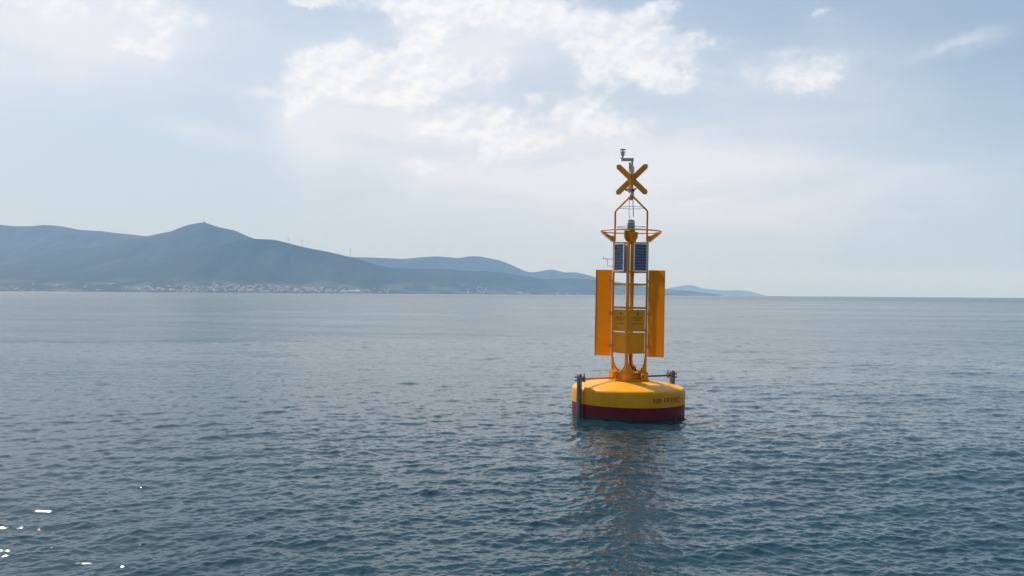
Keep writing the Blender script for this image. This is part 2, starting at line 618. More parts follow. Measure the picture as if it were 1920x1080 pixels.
def build_hill(label, crest, d_shore, d_crest, depth_back, mat, x0, x1, power=1.25, rough=0.55, seed=0.0, step=4.0, nv=46):
    us = np.arange(x0, x1 + step, step)
    ys = interp(crest, us)
    cols = []
    for px, py in zip(us, ys):
        a, e = azel(px, py)
        ds = float(np.interp(px, [p[0] for p in d_shore], [p[1] for p in d_shore]))
        dc = float(np.interp(px, [p[0] for p in d_crest], [p[1] for p in d_crest]))
        H = EYE + dc * math.tan(e)
        cols.append((a, ds, dc, H))
    nb = 10
    bm = bm_new()
    grid = []
    heights = np.zeros((len(cols), nv + nb))
    dists = np.zeros((len(cols), nv + nb))
    for i, (a, ds, dc, H) in enumerate(cols):
        row = []
        for j in range(nv + nb):
            if j < nv:
                t = j / (nv - 1)
                dd = ds + (dc - ds) * t
                px_, py_ = dd * math.sin(a), dd * math.cos(a)
                g = mnoise.fractal(Vector((px_ / 900.0 + seed, py_ / 900.0, seed)), 1.0, 2.0, 6)
                g2 = abs(mnoise.fractal(Vector((px_ / 420.0 + seed, py_ / 1400.0, seed + 3)), 1.0, 2.0, 4))
                w = (t ** 0.7) * (1 - t ** 3)
                h = H * t ** power + H * rough * w * (0.20 * g - 0.30 * g2)
                if j == nv - 1:
                    h = H
                lim = (H - EYE) / dc * dd + EYE - 0.5 * (1 - t)
                h = min(h, lim) if H > EYE else h
                if j > 0:
                    h = max(h, 1.5 + 3.0 * min(1.0, t * 12))
                else:
                    h = -0.6
            else:
                t = (j - nv + 1) / nb
                dd = dc + depth_back * t
                h = H * (1 - t * t * (3 - 2 * t)) - 1.0 * t
                lim = (H - EYE) / dc * dd + EYE
                h = min(h, lim)
            heights[i, j], dists[i, j] = h, dd
            row.append(bm.verts.new((dd * math.sin(a), dd * math.cos(a), h)))
        grid.append(row)
    for i in range(len(grid) - 1):
        for j in range(nv + nb - 1):
            bm.faces.new((grid[i][j], grid[i + 1][j], grid[i + 1][j + 1], grid[i][j + 1]))
    o = finish(bm, 'hill', mat, None, smooth=80)
    tag(o, label, None, None, 'structure')
    HILLS.append((us, cols, heights, dists))
    return len(HILLS) - 1


def hill_point(k, px, dd):
    """ground point of hill k at picture column px and distance dd"""
    us, cols, hh, ds = HILLS[k]
    i = int(np.clip(np.searchsorted(us, px), 1, len(us) - 1))
    f = (px - us[i - 1]) / (us[i] - us[i - 1])
    h = np.interp(dd, ds[i - 1], hh[i - 1]) * (1 - f) + np.interp(dd, ds[i], hh[i]) * f
    a = cols[i - 1][0] * (1 - f) + cols[i][0] * f
    return Vector((dd * math.sin(a), dd * math.cos(a), h))


def crest_dist(k, px):
    us, cols, hh, ds = HILLS[k]
    i = int(np.clip(np.searchsorted(us, px), 0, len(us) - 1))
    return cols[i][2]


HM1 = hill_mat('forested_hillside', (0.020, 0.030, 0.020), (0.040, 0.048, 0.030), 1)
HM2 = hill_mat('far_hillside', (0.025, 0.034, 0.026), (0.042, 0.050, 0.036), 2)

RIDGE_FAR_LEFT = [(-700, 470), (-500, 440), (-300, 425), (-150, 424), (-60, 418), (0, 421), (25, 424), (60, 424), (80, 421.5), (115, 424), (130, 427), (150, 431),
                  (190, 433), (210, 436), (250, 440), (275, 443), (330, 452), (400, 470), (480, 500)]
PEAK = [(-700, 500), (-300, 496), (-100, 487), (0, 481), (60, 475), (110, 467), (180, 463), (200, 458), (240, 448), (275, 443), (300, 437.5), (320, 434),
        (345, 424), (360, 420), (372, 418), (381, 416.5), (390, 419), (410, 426), (440, 432), (460, 441), (475, 447), (515, 455), (560, 468), (640, 495), (720, 520), (760, 530)]
FRONT = [(-700, 520), (-200, 516), (0, 512), (120, 510), (220, 508), (270, 500), (320, 488), (350, 476), (380, 466), (430, 455), (475, 447.5), (515, 449.5), (545, 457), (570, 463.5), (620, 473),
         (655, 481.5), (690, 492), (730, 502), (800, 504), (830, 503.5), (865, 507), (905, 508), (940, 511), (990, 518), (1020, 523.5), (1050, 522),
         (1080, 522.5), (1110, 524), (1150, 530), (1200, 536), (1250, 542), (1300, 546.5), (1335, 550.5), (1350, 553.2)]
BACK_RIGHT = [(560, 480), (620, 476), (655, 481.8), (700, 483), (760, 485.5), (790, 482), (820, 480.5), (860, 484), (880, 480.3), (900, 480.5), (940, 489), (960, 497),
              (985, 509), (1000, 511), (1015, 508), (1030, 505), (1042, 506.5), (1060, 511), (1080, 510.5), (1100, 515), (1120, 521), (1180, 533), (1230, 541), (1258, 547), (1275, 552.8)]
CAPES = [(1180, 548), (1240, 543), (1262, 538.5), (1278, 536), (1292, 534), (1303, 535.5), (1318, 541), (1340, 543), (1365, 545), (1385, 543.8), (1402, 545.5), (1420, 549.5), (1434, 554.2)]

kA = build_hill('long rounded ridge far behind on the left', RIDGE_FAR_LEFT, [(0, 8300)], [(0, 10200)], 2500, HM2, -700, 480, power=1.0, seed=4.2)
kB = build_hill('pointed mountain with the highest summit', PEAK, [(0, 6500), (700, 7000)], [(-700, 9200), (0, 8600), (380, 8300), (760, 8300)], 2600, HM1, -700, 760, power=1.15, seed=1.3)
kF = build_hill('near dark wooded slopes along the shore', FRONT, [(-700, 5600), (300, 5750), (700, 6100), (1000, 7400), (1350, 9800)],
                [(-700, 6900), (300, 7000), (700, 7300), (1000, 8600), (1350, 10400)], 1500, HM1, -700, 1350, power=1.45, seed=8.1)
kC = build_hill('paler ridge behind on the right', BACK_RIGHT, [(560, 8800), (1280, 12500)], [(560, 10200), (1280, 13600)], 2200, HM2, 560, 1275, power=1.1, seed=5.7)
kE = build_hill('faint far cape on the horizon', CAPES, [(1180, 19000)], [(1180, 20500)], 2500, HM2, 1180, 1434, power=1.0, seed=2.9)

# ------------------------------------------------------------------ the shore town
def mat_flat(name, c):
    return principled(name, c, 0.8, var=0.08, vscale=0.2)


WALLS = [mat_flat('white_render', (0.82, 0.81, 0.79)), mat_flat('cream_render', (0.74, 0.68, 0.58)), mat_flat('pinkish_render', (0.74, 0.58, 0.52)),
         mat_flat('grey_render', (0.40, 0.40, 0.40))]
ROOF = mat_flat('terracotta_tiles', (0.46, 0.27, 0.20))
ROOFW = mat_flat('pale_sheet_roof', (0.80, 0.82, 0.84))
GLASS = mat_flat('dark_window_glass', (0.04, 0.05, 0.06))


def house_mesh(name, w, d, h, rise, wall, roof, storeys):
    bm = bm_new()
    x, y = w / 2, d / 2
    obox(bm, (0, 0, h / 2 - 2), (1, 0, 0), (0, 1, 0), Z, w, d, h + 4)
    n0 = len(bm.faces)
    e = 0.5
    if rise > 0:
        prism(bm, [(-x - e, -y - e, h + .02), (-x - e, y + e, h + .02), (-x - e, 0, h + rise)], (w + 2 * e, 0, 0))
    else:
        obox(bm, (0, 0, h + 0.3), (1, 0, 0), (0, 1, 0), Z, w + e, d + e, 0.56)
    bm.faces.ensure_lookup_table()
    for f in bm.faces[n0:]:
        f.material_index = 1
    n1 = len(bm.faces)
    for s in range(storeys):
        zc = (s + 0.55) * h / storeys
        k = max(2, int(w / 4))
        for q in range(k):
            obox(bm, ((q + .5) / k * w - x, -y - 0.03, zc), (1, 0, 0), (0, 1, 0), Z, 1.5, 0.1, 1.5)
    bm.faces.ensure_lookup_table()
    for f in bm.faces[n1:]:
        f.material_index = 2
    bmesh.ops.recalc_face_normals(bm, faces=bm.faces)
    me = bpy.data.meshes.new(name)
    bm.to_mesh(me)
    bm.free()
    for m in (wall, roof, GLASS):
        me.materials.append(m)
    return me


HOUSES = [house_mesh('house', 13, 10, 6.5, 2.6, WALLS[0], ROOF, 2), house_mesh('house', 16, 11, 9.5, 2.6, WALLS[1], ROOF, 3),
          house_mesh('house', 20, 13, 13, 2.8, WALLS[2], ROOF, 4), house_mesh('house', 15, 11, 10, 0, WALLS[0], ROOFW, 3),
          house_mesh('house', 24, 13, 15, 0, WALLS[1], ROOF, 5), house_mesh('house', 11, 9, 5.5, 2.2, WALLS[3], ROOF, 2)]
SHED = house_mesh('shed', 78, 30, 10, 2.0, WALLS[0], ROOFW, 1)
SHED2 = house_mesh('shed', 40, 22, 8, 1.5, WALLS[0], ROOFW, 1)


def put_house(me, px, dd, group, label, cat='house', rz=None, k=None):
    k = kF if k is None else k
    p = hill_point(k, px, dd)
    o = bpy.data.objects.new('house' if cat == 'house' else 'shed', me)
    COL.objects.link(o)
    o.location = p
    o.rotation_euler = (0, 0, -math.atan2(p.x, p.y) + (random.uniform(-.5, .5) if rz is None else rz))
    tag(o, label, cat, group)


def shore_at(px):
    us, cols, hh, ds = HILLS[kF]
    i = int(np.clip(np.searchsorted(us, px), 0, len(us) - 1))
    return cols[i][1]


KINDS = ['low red roofed house', 'cream three storey house', 'pinkish four storey block', 'white flat roofed house', 'tall flat roofed block', 'low grey house']


def town(n, xa, xb, deep, weights, group, label, bias=1.3):
    for _ in range(n):
        px = random.uniform(xa, xb)
        dd = shore_at(px) + 45 + deep * random.random() ** bias
        q = random.choices(range(6), weights)[0]
        third = ('left part', 'middle', 'right part')[min(2, int(3 * (px - xa) / (xb - xa)))]
        put_house(HOUSES[q], px, dd, group, f'{KINDS[q]}, {third} of {label}')


town(118, 446, 632, 250, [3, 4, 5, 3, 3, 1], 'houses of the pinkish shore town', 'the dense pinkish shore town')
town(34, 395, 452, 300, [4, 3, 1, 2, 1, 2], 'houses between the two parts of the town', 'the row left of the pinkish town')
town(54, 255, 395, 300, [5, 3, 1, 2, 0, 3], 'houses of the village under the summit', 'the village below the summit', 1.2)
town(24, 632, 735, 260, [5, 2, 0, 3, 0, 2], 'houses beside the white sheds', 'the group by the white sheds')
town(18, 866, 915, 420, [5, 2, 0, 3, 0, 2], 'houses of the right hand village', 'the thin right hand village', 1.0)
town(16, 960, 1085, 260, [5, 2, 0, 2, 0, 2], 'houses near the cape', 'the low shore beside the buoy')
town(20, 20, 250, 600, [5, 2, 0, 2, 0, 3], 'farmhouses on the left shore', 'the fields far left', 1.0)
put_house(SHED, 664, shore_at(664) + 150, None, 'long white industrial shed right of the shore town, the biggest roof', 'shed', 0.0)
put_house(SHED2, 646, shore_at(646) + 130, None, 'shorter white shed between the town and the longest shed', 'shed', 0.1)

# ------------------------------------------------------------------ wind turbines on the ridges, mast on the summit
TURB = principled('turbine_white', (0.75, 0.76, 0.78), 0.5)


def turbine_parts(H):
    bm = bm_new()
    tube(bm, [(0, 0, -6), (0, 0, H * 0.5), (0, 0, H)], [1.7, 1.4, 1.0], 12)
    tower = finish(bm, 'tower', TURB, None, smooth=40)
    bm = bm_new()
    obox(bm, (0, 1.5, H + 1.6), (1, 0, 0), (0, 1, 0), Z, 3.4, 9, 3.4)
    nac = finish(bm, 'nacelle', TURB, None, bevel=0.5)
    bm = bm_new()
    L = H * 0.52
    prism(bm, [(-0.9, 0, 0), (-1.5, 0, L * .2), (-0.3, 0, L), (0.3, 0, L), (1.0, 0, L * .2), (0.9, 0, 0)], (0, 0.6, 0))
    blade = finish(bm, 'blade', TURB, None)
    return tower, nac, blade


def make_turbine(px, k, H, ang, label):
    root = empty('wind_turbine', label, 'wind turbine', 'wind turbines along the ridge')
    p = hill_point(k, px, crest_dist(k, px))
    root.location = p
    root.rotation_euler = (0, 0, -math.atan2(p.x, p.y) + R(18))
    tower, nac, blade = turbine_parts(H)
    for o in (tower, nac):
        o.parent = root
    for q in range(3):
        b = blade if q == 0 else blade.copy()
        if q:
            COL.objects.link(b)
        b.parent = root
        b.location = (0, -4.2, H + 1.6)
        b.rotation_euler = (0, R(ang + 120 * q), 0)


TUR = [(541, kF, 34, 10, 'wind turbine highest on the slope falling right from the summit'),
       (566, kF, 42, 40, 'second wind turbine on the slope, dark against the sky below the highest one'),
       (657, kF, 54, 0, 'wind turbine standing where the slope meets the far ridge'),
       (692, kC, 46, 25, 'short wind turbine at the left end of the far ridge'),
       (728, kC, 74, 55, 'faint wind turbine in the saddle of the far ridge'),
       (785, kC, 92, 15, 'wind turbine left of a close pair on the far ridge'),
       (811, kC, 92, 70, 'tall wind turbine in the middle of the far ridge'),
       (841, kC, 80, 35, 'wind turbine nearest the rounded right hilltop')]
for a in TUR:
    make_turbine(*a)

root = empty('radio_mast', 'tiny radio mast and hut on the highest summit', 'mast')
root.location = hill_point(kB, 381, crest_dist(kB, 381))
bm = bm_new()
tube(bm, [(0, 0, -5), (0, 0, 22)], [1.3, 0.7], 8)
for zz in (9, 14, 18):
    obox(bm, (0, 0, zz), (1, 0, 0), (0, 1, 0), Z, 3.2, 3.2, 1.2)
finish(bm, 'lattice_mast', M['galv'], root)
bm = bm_new()
obox(bm, (9, 0, 1), (1, 0, 0), (0, 1, 0), Z, 16, 10, 12)
finish(bm, 'hut', WALLS[3], root)

# ------------------------------------------------------------------ haze: one closed box round the scene
bm = bm_new()
obox(bm, (0, 0, 419.0), (1, 0, 0), (0, 1, 0), Z, 66000, 66000, 840.0)
hm = bpy.data.materials.new('haze')
hm.use_nodes = True
t = NT(hm.node_tree)
o = t.n('ShaderNodeOutputMaterial')
v = t.n('ShaderNodeVolumePrincipled')
HAZE = 8.6e-5
v.inputs['Color'].default_value = (0.33, 0.60, 1.0, 1)
v.inputs['Density'].default_value = HAZE
v.inputs['Anisotropy'].default_value = 0.0
v.inputs['Absorption Color'].default_value = (1, 1, 1, 1)
t.put(o.inputs['Volume'], v.outputs[0])
haze = finish(bm, 'haze', hm)
tag(haze, 'pale blue sea haze over the water and hills', None, None, 'stuff')

# ------------------------------------------------------------------ the buoy
d = ray(1177.0, 780.0)
tt = -EYE / d.z
BP = Vector((d.x * tt, d.y * tt, 0.0))
BUOY_AZ = math.atan2(BP.x, BP.y)
buoy = empty('navigation_buoy', 'yellow marker buoy with red waterline and X topmark', 'buoy', None, BP)
tilt = Matrix.Rotation(R(0.67), 4, 'Y')
buoy.rotation_euler = (Matrix.Rotation(-BUOY_AZ, 4, 'Z') @ tilt).to_euler()
B = buoy

# hull
RH = 1.2
bm = bm_new()
lathe(bm, [(0, -0.62), (0.95, -0.62), (1.14, -0.55), (1.19, -0.42), (RH, -0.3), (RH, 0.0), (RH, 0.318)], 128)
hull_low = finish(bm, 'hull_skirt', M['red'], B, smooth=35)
hull_low['label'] = 'dark red lower hull at the waterline'
bm = bm_new()
prof = [(RH + .002, 0.318), (RH + .004, 0.40), (RH + .004, 0.575)]
for q in range(1, 8):
    a = q / 7 * R(83)
    prof.append((RH + .004 - 0.085 * (1 - math.cos(a)), 0.575 + 0.085 * math.sin(a)))
prof += [(0.9, 0.706), (0.62, 0.752), (0.5, 0.768), (0, 0.772)]
lathe(bm, prof, 128)
hull = finish(bm, 'hull', M['yellow'], B, smooth=40)


def text_mesh(body, size):
    cu = bpy.data.curves.new('lettering', 'FONT')
    cu.body = body
    cu.size = size
    cu.extrude = 0.0
    cu.align_x = 'CENTER'
    cu.align_y = 'CENTER'
    cu.resolution_u = 3
    cu.offset = 0.002
    ob = bpy.data.objects.new('lettering', cu)
    COL.objects.link(ob)
    dg = bpy.context.evaluated_depsgraph_get()
    dg.update()
    me = bpy.data.meshes.new_from_object(ob.evaluated_get(dg))
    bpy.data.objects.remove(ob)
    bpy.data.curves.remove(cu)
    return me


me = text_mesh('NR ERTERZ', 0.165)
bm = bm_new()
bm.from_mesh(me)
bmesh.ops.subdivide_edges(bm, edges=[e for e in bm.edges if e.calc_length() > 0.05], cuts=2)
A0 = R(-90 + 43)
for vtx in bm.verts:
    a = A0 + vtx.co.x / RH * 0.93
    rr = RH + 0.008
    vtx.co = Vector((rr * math.cos(a), rr * math.sin(a), 0.455 + vtx.co.y * 0.86))
bm.normal_update()
lt = finish(bm, 'lettering', M['lettering'], hull)
lt['label'] = 'dark red letters on the right of the yellow hull'

# tower
ROT = R(8)
CR = 0.385


def corner(i, r=CR, z=0.0):
    """0 front, 1 right, 2 back, 3 left"""
    a = -math.pi / 2 - ROT + i * math.pi / 2
    return Vector((r * math.cos(a), r * math.sin(a), z))


def rad(i):
    return corner(i, 1.0)


# base: plate, recessed box, corner posts, arched gussets
bm = bm_new()
prism(bm, [corner(i, 0.455, 0.775) for i in range(4)], (0, 0, 0.03))
finish(bm, 'base_plate', M['orange'], B, bevel=0.006)
bm = bm_new()
prism(bm, [corner(i, 0.33, 0.805) for i in range(4)], (0, 0, 0.135))
finish(bm, 'base_box', M['orange'], B, bevel=0.006)
bm = bm_new()
prism(bm, [corner(i, 0.42, 0.942) for i in range(4)], (0, 0, 0.018))
finish(bm, 'base_flange', M['orange'], B, bevel=0.004)
for i in range(4):
    c = corner(i, 0.425)
    e1 = (corner((i + 1) % 4) - corner(i)).normalized()
    e2 = (corner((i - 1) % 4) - corner(i)).normalized()
    bm = bm_new()
    w, th = 0.15, 0.014
    prism(bm, [c + e1 * a + e2 * b + Z * 0.806 for a, b in ((0, 0), (w, 0), (w, th), (th, th), (th, w), (0, w))], (0, 0, 0.134))
    finish(bm, 'foot_bracket', M['orange'], B, bevel=0.003)
for i in range(4):
    for s, name in ((1, 'a'), (-1, 'b')):
        e = (corner((i + s) % 4) - corner(i)).normalized()
        o_ = corner(i, CR - 0.014)
        nrm = e.cross(Z).normalized()
        if nrm.dot(rad(i)) < 0:
            nrm = -nrm
        pts = [o_ + e * 0.004 + Z * 0.962, o_ + e * 0.215 + Z * 0.962]
        for q in range(0, 10):
            a = q / 9 * math.pi / 2
            pts.append(o_ + e * (0.235 - 0.19 * math.sin(a)) + Z * (0.985 + 0.27 * (1 - math.cos(a))))
        pts.append(o_ + e * 0.004 + Z * 1.28)
        bm = bm_new()
        prism(bm, pts, -nrm * 0.012)
        finish(bm, 'gusset', M['orange'], B)
# lifting eyes
for i, f in ((0, 0.70), (3, 0.42)):
    c0 = corner(i, 0.44) * (1 - f) + corner((i + 1) % 4, 0.44) * f
    out = (corner(i) + corner((i + 1) % 4)).normalized()
    side = out.cross(Z).normalized()
    bm = bm_new()
    c0 = c0 + out * 0.015 + Z * 0.872
    n = 20
    for ri, ro in ((0.026, 0.062),):
        ring = []
        for q in range(n):
            a = 2 * math.pi * q / n
            dv = side * math.cos(a) + Z * math.sin(a)
            ring.append([bm.verts.new(c0 + dv * ri), bm.verts.new(c0 + dv * ro), bm.verts.new(c0 + dv * ri + out * .022), bm.verts.new(c0 + dv * ro + out * .022)])
        for q in range(n):
            A_, B_ = ring[q], ring[(q + 1) % n]
            bm.faces.new((A_[0], A_[1], B_[1], B_[0]))
            bm.faces.new((A_[2], B_[2], B_[3], A_[3]))
            bm.faces.new((A_[0], B_[0], B_[2], A_[2]))
            bm.faces.new((A_[1], A_[3], B_[3], B_[1]))
    finish(bm, 'lifting_eye', M['orange'], B)

# legs: angle irons, corner outwards
LEG_Z0, LEG_Z1 = 0.962, 3.74
for i in range(4):
    c = corner(i)
    e1 = (corner((i + 1) % 4) - c).normalized()
    e2 = (corner((i - 1) % 4) - c).normalized()
    bm = bm_new()
    w, th = 0.052, 0.008
    prism(bm, [c + e1 * a + e2 * b + Z * LEG_Z0 for a, b in ((0, 0), (w, 0), (w, th), (th, th), (th, w), (0, w))], (0, 0, LEG_Z1 - LEG_Z0))
    finish(bm, 'leg', M['orange'], B, bevel=0.0015)
# crossbars
for zz in (1.355, 1.825, 2.305, 2.805, 3.075):
    for i in range(4):
        a, b = corner(i, CR - 0.012), corner((i + 1) % 4, CR - 0.012)
        e = (b - a).normalized()
        inn = -(a + b).normalized()
        a, b = a + e * 0.010, b - e * 0.010
        bm = bm_new()
        prism(bm, [a + Z * zz, a + Z * (zz + .042), a + Z * (zz + .042) + inn * .042, a + Z * (zz + .035) + inn * .042, a + Z * (zz + .035) + inn * .007, a + Z * zz + inn * .007], b - a)
        finish(bm, 'crossbar', M['orange'], B)
# boards with faded print between the crossbars of the two faces in view
for (i, lab) in ((3, 'left'), (0, 'right')):
    a, b = corner(i, CR - 0.045), corner((i + 1) % 4, CR - 0.045)
    e = (b - a).normalized()
    out = (a + b).normalized()
    mid = (a + b) / 2
    for (z0, z1, printed) in ((1.865, 2.285, True), (1.395, 1.80, False)):
        bm = bm_new()
        obox(bm, mid + Z * ((z0 + z1) / 2), e, out, Z, 0.455, 0.014, z1 - z0)
        brd = finish(bm, 'board', M['yellow'], B, bevel=0.003)
        if printed:
            f = mid + out * 0.009
            bm = bm_new()
            cx = f + e * 0.03 + Z * 2.195
            prism(bm, [cx + e * x_ + Z * y_ for x_, y_ in ((-.022, .03), (.022, .03), (.026, -.005), (.012, -.03), (0, -.042), (-.012, -.03), (-.026, -.005))], out * 0.002)
            finish(bm, 'emblem', M['print'], brd)
            bm = bm_new()
            for rowz, width in ((2.115, 0.30), (2.065, 0.20), (1.985, 0.24)):
                x_ = -width / 2
                while x_ < width / 2:
                    ww = random.uniform(0.012, 0.022)
                    obox(bm, f + e * (x_ + ww / 2) + Z * rowz + out * 0.001, e, out, Z, ww, 0.002, 0.022)
                    x_ += ww + random.choice((0.008, 0.008, 0.02))
            pr = finish(bm, 'faded_print', M['print'], brd)
            pr['kind'] = 'stuff'
        else:
            bm = bm_new()
            obox(bm, mid + out * 0.009 + Z * (z0 + 0.205), e, out, Z, 0.44, 0.006, 0.012)
            finish(bm, 'seam', M['yellow'], brd)
# fins
for i, s in ((3, -1), (1, 1)):
    rd = rad(i)
    nrm = rd.cross(Z)
    bm = bm_new()
    z0, z1, r0, r1 = 1.285, 3.135, 0.392, 0.735
    obox(bm, rd * ((r0 + r1) / 2) + Z * ((z0 + z1) / 2), rd, nrm, Z, r1 - r0, 0.010, z1 - z0)
    fin = finish(bm, 'fin', M['fin'], B)
    bm = bm_new()
    obox(bm, rd * (r1 + 0.004) + Z * ((z0 + z1) / 2), rd, nrm, Z, 0.008, 0.04, z1 - z0)
    finish(bm, 'edge_strip', M['orange'], fin)
    for zz in (1.5, 2.2, 2.9):
        bm = bm_new()
        obox(bm, rd * (r0 + 0.02) + Z * zz, rd, nrm, Z, 0.06, 0.03, 0.05)
        finish(bm, 'fin_clamp', M['orange'], fin)
# solar panels
for i in (3, 0, 1, 2):
    a, b = corner(i, CR + 0.016), corner((i + 1) % 4, CR + 0.016)
    e = (b - a).normalized()
    out = (a + b).normalized()
    mid = (a + b) / 2 + out * 0.012
    z0, z1, w = 3.10, 3.70, 0.355
    mid = mid + e * (0.03 if i in (0,) else 0.0)
    bm = bm_new()
    obox(bm, mid + Z * ((z0 + z1) / 2), e, out, Z, w, 0.012, z1 - z0)
    pan = finish(bm, 'solar_panel', M['backsheet'], B)
    fr = 0.024
    bm = bm_new()
    for (cx, cz, sx, sz) in ((-(w - fr) / 2, 0, fr, z1 - z0), ((w - fr) / 2, 0, fr, z1 - z0), (0, (z1 - z0 - fr) / 2, w - 2 * fr, fr), (0, -(z1 - z0 - fr) / 2, w - 2 * fr, fr)):
        obox(bm, mid + e * cx + Z * ((z0 + z1) / 2 + cz) + out * 0.004, e, out, Z, sx, 0.032, sz)
    finish(bm, 'panel_frame', M['alu'], pan)
    bm = bm_new()
    nx, nz = 4, 9
    cw, chh = (w - 2 * fr) / nx, (z1 - z0 - 2 * fr) / nz
    for q in range(nx):
        for k in range(nz):
            obox(bm, mid + e * (-(w - 2 * fr) / 2 + (q + .5) * cw) + Z * (z0 + fr + (k + .5) * chh) + out * 0.0075, e, out, Z, cw * .93, 0.003, chh * .84)
    cl = finish(bm, 'cells', M['cells'], pan)
    cl['kind'] = 'stuff'
# brackets and the guard ring
RZ, RR = 3.965, 0.64
for i in range(4):
    rd = rad(i)
    tn = rd.cross(Z)
    bm = bm_new()
    th = 0.012
    # web
    prism(bm, [rd * 0.345 + Z * 3.745 - tn * th / 2, rd * 0.40 + Z * 3.745 - tn * th / 2, rd * (RR - .01) + Z * 3.945 - tn * th / 2, rd * (RR - .06) + Z * 3.955 - tn * th / 2,
               rd * 0.43 + Z * 3.872 - tn * th / 2, rd * 0.345 + Z * 3.872 - tn * th / 2], tn * th)
    # outer flange, widest where it meets the ring
    a0, a1 = rd * 0.402 + Z * 3.738, rd * (RR + .004) + Z * 3.944
    dn = (a1 - a0).normalized().cross(tn).normalized()
    prism(bm, [a0 - tn * 0.045, a0 + tn * 0.045, a1 + tn * 0.05, a1 - tn * 0.05] if i in (0, 2) else [a0 - tn * 0.045, a0 + tn * 0.045, a1 + tn * 0.06, a1 - tn * 0.06], dn * 0.008)
    finish(bm, 'ring_bracket', M['orange'], B)
bm = bm_new()
tube(bm, [(RR * math.cos(2 * math.pi * q / 64), RR * math.sin(2 * math.pi * q / 64), RZ) for q in range(64)], 0.0135, 8, closed=True)
finish(bm, 'guard_ring', M['orange'], B, smooth=60)
bm = bm_new()
tube(bm, [(0.30 * math.cos(2 * math.pi * q / 48), 0.30 * math.sin(2 * math.pi * q / 48), 4.06) for q in range(48)], 0.007, 6, closed=True)
finish(bm, 'inner_ring', M['galv'], B, smooth=60)
# beams across the leg tops and the lantern seat
for i in (0, 1):
    bm = bm_new()
    obox(bm, Z * (3.715 + 0.0), rad(i), rad(i).cross(Z), Z, 2 * CR - 0.09, 0.05, 0.04 if i else 0.036)
    finish(bm, 'top_beam', M['orange'], B)
bm = bm_new()
lathe(bm, [(0, 3.735), (0.085, 3.735), (0.145, 3.83), (0.155, 3.952), (0, 3.952)], 8)
finish(bm, 'lantern_seat', M['orange'], B, smooth=30)
bm = bm_new()
lathe(bm, [(0, 3.954), (0.088, 3.954), (0.088, 3.985), (0.078, 4.0), (0.078, 4.05), (0, 4.05)], 24)
lan = finish(bm, 'lantern', M['lampbody'], B, smooth=30)
bm = bm_new()
lathe(bm, [(0.0, 4.051), (0.076, 4.051), (0.078, 4.10), (0.078, 4.175), (0.070, 4.192), (0, 4.192)], 24)
finish(bm, 'lens', M['lens'], lan, smooth=30)
bm = bm_new()
for zz in (4.07, 4.10, 4.13):
    lathe(bm, [(0.070, zz - .008), (0.083, zz - .008), (0.083, zz + .008), (0.070, zz + .008)], 24)
lathe(bm, [(0, 4.194), (0.074, 4.194), (0.074, 4.208), (0.02, 4.212), (0.02, 4.222), (0, 4.222)], 20)
finish(bm, 'lens_cap', M['lampbody'], lan, smooth=30)
# cage over the lantern
for i in (3, 1):
    rd = rad(i)
    bm = bm_new()
    tube(bm, [rd * 0.345 + Z * 3.745, rd * 0.345 + Z * 4.38, rd * 0.333 + Z * 4.415, rd * 0.022 + Z * 4.725], 0.021, 10)
    finish(bm, 'cage_arm', M['orange'], B, smooth=50)
bm = bm_new()
tube(bm, [(0.275 * math.cos(2 * math.pi * q / 48), 0.275 * math.sin(2 * math.pi * q / 48), 4.475) for q in range(48)], 0.006, 6, closed=True)
finish(bm, 'hoop', M['galv'], B, smooth=60)
bm = bm_new()
lathe(bm, [(0, 4.64), (0.035, 4.64), (0.04, 4.70), (0.04, 4.76), (0, 4.76)], 16)
finish(bm, 'apex_collar', M['orange'], B, smooth=30)
bm = bm_new()
tube(bm, [(-0.045, 0.0, 4.70), (-0.05, 0.0, 4.45), (-0.04, 0.02, 4.23)], 0.006, 6)
finish(bm, 'cable', M['galv'], B)
bm = bm_new()
tube(bm, [(0.03, 0.0, 4.66), (0.038, 0.0, 4.45), (0.045, 0.01, 4.28)], 0.008, 6)
finish(bm, 'antenna_rod', M['black'], B)
# topmark: two crossed X plates on the mast
bm = bm_new()
tube(bm, [(0, 0, 4.74), (0, 0, 5.50)], 0.021, 12)
finish(bm, 'mast', M['galv'], B, smooth=40)
bm = bm_new()
tube(bm, [(-0.055, 0.03, 4.80), (-0.06, 0.03, 5.46)], 0.011, 8)
finish(bm, 'conduit', M['galv'], B, smooth=40)
TZ = 5.085
for i in (1, 0):
    rd = rad(i)
    tn = rd.cross(Z)
    off = 0.0
    for s in (1, -1):
        ax = (rd + Z * (0.96 * s)).normalized()
        ay = ax.cross(tn).normalized()
        for side_ in (1, -1):
            # each half arm runs from the hub to a corner of the X, its end cut square to the picture's sides
            w = 0.060
            hub = 0.052 if True else 0
            p0, L = 0.05, 0.462
            poly = [ax * side_ * p0 - ay * w, ax * side_ * p0 + ay * w, ax * side_ * (L - .053) + ay * w, ax * side_ * (L - .006) + ay * w * .12, ax * side_ * (L - .006) - ay * w * .12, ax * side_ * (L - .053) - ay * w]
            bm = bm_new()
            prism(bm, [Z * TZ + p - tn * (0.006 + (0.001 if s > 0 else 0)) for p in poly], tn * (0.012 + (0.002 if s > 0 else 0)))
            finish(bm, 'topmark_arm', M['orange'], B)
bm = bm_new()
prism(bm, [Z * (TZ - .11) + rad(i) * 0.082 for i in range(4)], Z * 0.22)
finish(bm, 'topmark_hub', M['orange'], B)
